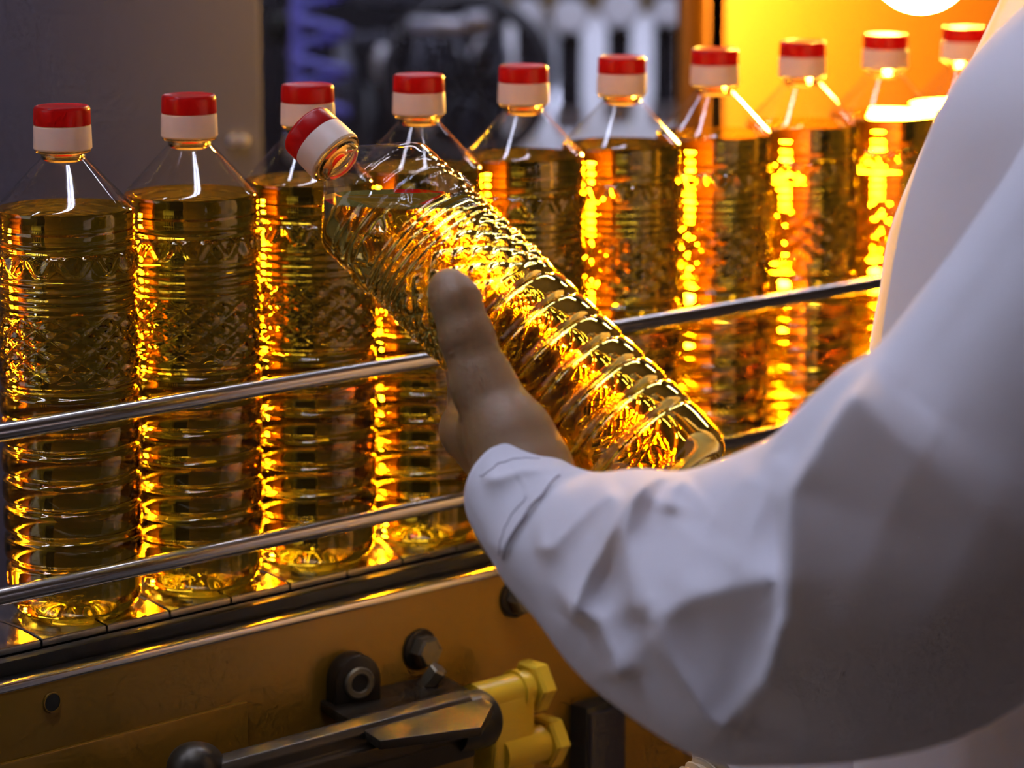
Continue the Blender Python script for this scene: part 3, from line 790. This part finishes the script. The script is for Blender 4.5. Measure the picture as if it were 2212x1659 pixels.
# folds of the cloth: ridges drawn as polylines, (points, height m, width px on the left of travel, width px on the right)
RID = [
    ([(1890, 790), (1790, 930), (1706, 1070), (1699, 1240), (1688, 1330), (1655, 1430), (1600, 1540)], .020, 170, 13),
    ([(1385, 1347), (1500, 1291), (1600, 1262), (1700, 1238)], .016, 90, 110),
    ([(1385, 1349), (1366, 1292), (1363, 1201), (1359, 1156), (1377, 1096), (1420, 1045)], .011, 22, 80),
    ([(1232, 1346), (1256, 1292), (1286, 1225), (1325, 1162), (1362, 1105), (1407, 1051), (1467, 1018)], .012, 40, 26),
    ([(1145, 1189), (1196, 1180), (1259, 1117), (1301, 1084), (1347, 1063)], .007, 60, 34),
    ([(1033, 1036), (1078, 1033), (1127, 1016), (1181, 1011), (1241, 1018)], .005, 20, 22),
    ([(1075, 1219), (1096, 1165), (1130, 1111), (1166, 1069), (1211, 1020)], .0030, 80, 4),
    ([(1232, 1346), (1262, 1318), (1300, 1340), (1330, 1420), (1345, 1480)], .009, 30, 30),
    ([(1385, 1347), (1440, 1400), (1490, 1470), (1530, 1540), (1600, 1590)], .010, 60, 45),
    ([(1460, 1290), (1500, 1190), (1560, 1090), (1640, 990)], .004, 40, 70),
    ([(1580, 1250), (1620, 1150), (1670, 1050), (1700, 970)], .004, 40, 40),
    ([(1440, 1110), (1450, 1065), (1490, 1030)], .006, 14, 40),
    ([(1900, 1560), (2020, 1330), (2140, 1120), (2212, 950)], .0012, 160, 160),
    ([(1760, 1500), (1830, 1300), (1950, 1050), (2080, 820)], .0015, 120, 140),
]
def ridge_field(X, Y):
    out = np.zeros_like(X)
    for pts, amp, wl, wr in RID:
        pts = np.array(pts, float); best = np.full(X.shape, 1e9); sg = np.zeros_like(X); end = np.ones_like(X)
        Ls = np.linalg.norm(np.diff(pts, axis=0), axis=1); cum = np.concatenate([[0], np.cumsum(Ls)]); tot = cum[-1]
        al = np.zeros_like(X)
        for i in range(len(pts)-1):
            a, b = pts[i], pts[i+1]; d = b-a; L2 = d@d
            t = np.clip(((X-a[0])*d[0]+(Y-a[1])*d[1])/L2, 0, 1)
            ex, ey = X-a[0]-t*d[0], Y-a[1]-t*d[1]; dist = np.hypot(ex, ey)
            cr = d[0]*ey-d[1]*ex
            m = dist < best; best = np.where(m, dist, best); sg = np.where(m, cr, sg); al = np.where(m, (cum[i]+t*Ls[i])/tot, al)
        w_ = np.where(sg < 0, wl, wr)
        fade = np.clip(np.minimum(al, 1-al)*7+.12, 0, 1)
        soft = np.sqrt(best**2+9)-3
        out += amp*fade*np.exp(-soft/w_)
    return out
vs = []
ang = np.linspace(0, 2*math.pi, NC, endpoint=False)
for i in range(NS):
    r = st[i]; up = px(r[0], r[1], r[4]); lo = px(r[2], r[3], r[4]); A_ = (up-lo)/2
    B_ = Fv-tan[i]*(Fv@tan[i])*.85; B_ = B_/np.linalg.norm(B_)*r[5]
    sup = lambda c: np.sign(c)*np.abs(c)**.9
    vs.append(cen[i]+sup(np.cos(ang))[:, None]*A_+sup(np.sin(ang))[:, None]*B_)
vs = np.array(vs); flat = vs.reshape(-1, 3)
q = flat-C; zz_ = q@Fv; PX_ = 1106+FPX*(q@Rv)/zz_; PY_ = 829.5-FPX*(q@Uv)/zz_
face = np.clip(-np.tile(np.sin(ang), NS)*1.6, 0, 1)
disp = (ridge_field(PX_, PY_)*1.75-.012)*face
rad_dir = (flat-np.repeat(cen, NC, 0)); rad_dir /= np.linalg.norm(rad_dir, axis=1)[:, None]
flat = flat + (-Fv*.75+rad_dir*.25)*disp[:, None]
vs = flat.reshape(NS, NC, 3)
# turned-in hem at the cuff
inner = cen[0]+(vs[0]-cen[0])*.93+tan[0]*.001; inner2 = cen[3]+(vs[6]-cen[6])*.86+(cen[6]-cen[3])
SV = np.vstack([inner2[None], inner[None], vs]).reshape(-1, 3)-PC
SF = [(i*NC+k, (i+1)*NC+k, (i+1)*NC+(k+1) % NC, i*NC+(k+1) % NC) for i in range(NS+1) for k in range(NC)]
link_mesh('left_sleeve', np_mesh('left_sleeve', SV, SF), 'cloth', coat)
def on_sleeve(X, Y):
    k = np.argmin((PX_-X)**2+(PY_-Y)**2+1e6*(face < .02)); return flat[k]
def stitch(pts, r=.0007):
    P2 = crom(np.array(pts, float), 26); W = [Vector(on_sleeve(a, b)-Fv*.0006-PC) for a, b in P2]
    W2 = [W[0]]+[(W[i-1]+W[i]+W[i+1])/3 for i in range(1, len(W)-1)]+[W[-1]]
    sweep('seam', W2, r, 'thread', coat, 6)
stitch([(1076, 1212), (1098, 1160), (1132, 1108), (1168, 1067), (1208, 1024)], .00045)
stitch([(1030, 1027), (1090, 990), (1169, 984)], .0003)
stitch([(1070, 1201), (1080, 1156), (1102, 1108), (1133, 1072)], .0003)
# torso of the coat
TR = [(.56, .235, .195, 0), (.75, .225, .180, 0), (.92, .212, .165, .0), (1.03, .205, .155, .004), (1.12, .203, .152, .006), (1.20, .200, .146, .006), (1.27, .196, .134, .002), (1.325, .186, .112, -.004), (1.365, .145, .088, -.008), (1.395, .085, .068, -.008), (1.41, .070, .062, -.006)]
tr = crom(np.array(TR), 90); NT2 = 120; tv = []
for (z, rx, ry, oy) in tr:
    a = np.linspace(0, 2*math.pi, NT2, endpoint=False)
    w_ = np.clip((1.2-z)/.6, 0, 1)
    f = 1+.020*w_*np.sin(9*a+z*3)+.010*np.sin(4*a-z*14)*np.clip((1.36-z)*4, 0, 1)
    tv.append(np.stack([rx*np.sign(np.cos(a))*np.abs(np.cos(a))**.85*f, ry*np.sign(np.sin(a))*np.abs(np.sin(a))**.85*f+oy, np.full(NT2, z)], 1))
tv = np.array(tv).reshape(-1, 3)
tf = [(i*NT2+k, i*NT2+(k+1) % NT2, (i+1)*NT2+(k+1) % NT2, (i+1)*NT2+k) for i in range(len(tr)-1) for k in range(NT2)]
link_mesh('coat_body', np_mesh('coat_body', tv, tf), 'cloth', coat)
# loose coat front edge, added along the chest outline to glow as a rim
ed_ = crom(np.array([(2195, -40), (2073, 216), (1998, 345), (1944, 497), (1911, 648), (1897, 770), (1890, 830)], float), 40); ev_ = []
for i_, (a, b) in enumerate(ed_):
    for k, (dx, dz) in enumerate(((-17, .012), (-10, .008), (6, .016), (40, .035), (90, .06))):
        ev_.append(px(a+dx+3*math.sin(i_*.55)*(k < 2), b+dx*.35, 1.625+dz)-PC)
link_mesh('coat_rim_strip', np_mesh('coat_rim_strip', ev_, [(i*5+k, i*5+k+1, i*5+k+6, i*5+k+5) for i in range(39) for k in range(4)]), 'cloth', coat)
def loft(name, cs, rs, mat, parent, n=32, wob=.0):
    pts = crom(np.array(cs, float), 40); rr = crom(np.array(rs, float)[:, None], 40)[:, 0]
    rr = rr*(1+wob*np.sin(np.arange(40)*1.7))
    return sweep(name, [Vector(p-PC) for p in pts], list(rr), mat, parent, n)
loft('right_sleeve', [RS+(-.06, 0, .0), RS+(.004, 0, .0), RS*.5+RE*.5, RE+(.006, -.004, 0), RE*.5+RW*.5, RW], [.05, .064, .064, .060, .053, .044], 'cloth', coat, wob=.05)
loft('collar', [NK+(.06*math.cos(a), .056*math.sin(a)+.0, -.002) for a in np.linspace(.35+math.pi/2, 2*math.pi+math.pi/2-.35, 14)], [.006]+[.015]*12+[.006], 'cloth', coat, 10)
for z in (1.26, 1.14, 1.02, .90):
    yy = [t for t in tr if t[0] >= z][0]
    lathe('button', [(0, .008), (.002, .009), (.004, .008)], 'button', coat, 16, (0.0, yy[2]+yy[3]-.001, z), (0, 1, 0))
# ribbed glove on the other hand
gl = empty('glove', (0, 0, 0), person); gl['label'] = 'beige ribbed knit glove'
gd = Vector(RW-RE).normalized()
gp = [(h, .036+.0016*math.cos(h*2*math.pi/.0045)-.0) for h in np.linspace(-.012, .035, 60)]
lathe('glove_cuff', gp, pbr('knit_beige', (.55, .47, .33), .9), gl, 32, Vector(RW-PC), gd)
gd = np.array(gd); side = np.cross(gd, (0, 0, 1.)); side /= np.linalg.norm(side); upv = np.cross(side, gd)
def gpt(a, b, c): return RW+gd*a+side*b+upv*c
gch = [([gpt(.02, 0, 0), gpt(.085, 0, 0)], (.030, .030))]
for k, b in enumerate((-.027, -.009, .009, .026)):
    gch.append(([gpt(.06, b*.9, .0), gpt(.105, b, .004), gpt(.125, b, -.028), gpt(.105, b, -.045)], (.0125, .0120, .0112, .0100)))
gch.append(([gpt(.035, .028, -.006), gpt(.065, .042, -.024), gpt(.09, .034, -.038), gpt(.108, .022, -.046)], (.016, .0135, .012, .0105)))
def glove_sdf(P):
    d = None
    for pts, rr in gch:
        q_ = chain(pts, rr, .006)(P); d = q_ if d is None else smin(d, q_, .004)
    return d
gall = np.array([p for pts, _ in gch for p in pts])
VG, FG = surface_net(glove_sdf, gall.min(0)-.036, gall.max(0)+.036, .004)
link_mesh('glove_hand', np_mesh('glove_hand', VG-PC, FG), bpy.data.materials['knit_beige'], gl)
for s in (-1, 1):
    x = s*.09
    loft('trouser_leg', [PC+(x*.8, -.005, .93), PC+(x, 0, .72), PC+(x, .0, .48), PC+(x, -.015, .25), PC+(x, -.02, .07)], [.10, .092, .074, .066, .062], 'trousers', person, wob=.02)
    bm = bmesh.new()
    add_sweep(bm, [(x, -.085, .05), (x, -.06, .052), (x, .0, .05), (x+s*.006, .07, .042), (x+s*.012, .13, .036), (x+s*.014, .165, .03)], [.026, .040, .046, .044, .038, .018], 20)
    for v in bm.verts: v.co.z = max(.0, v.co.z) if v.co.z < .09 else .09
    bm_obj('shoe', bm, 'shoe', person, smooth=True)
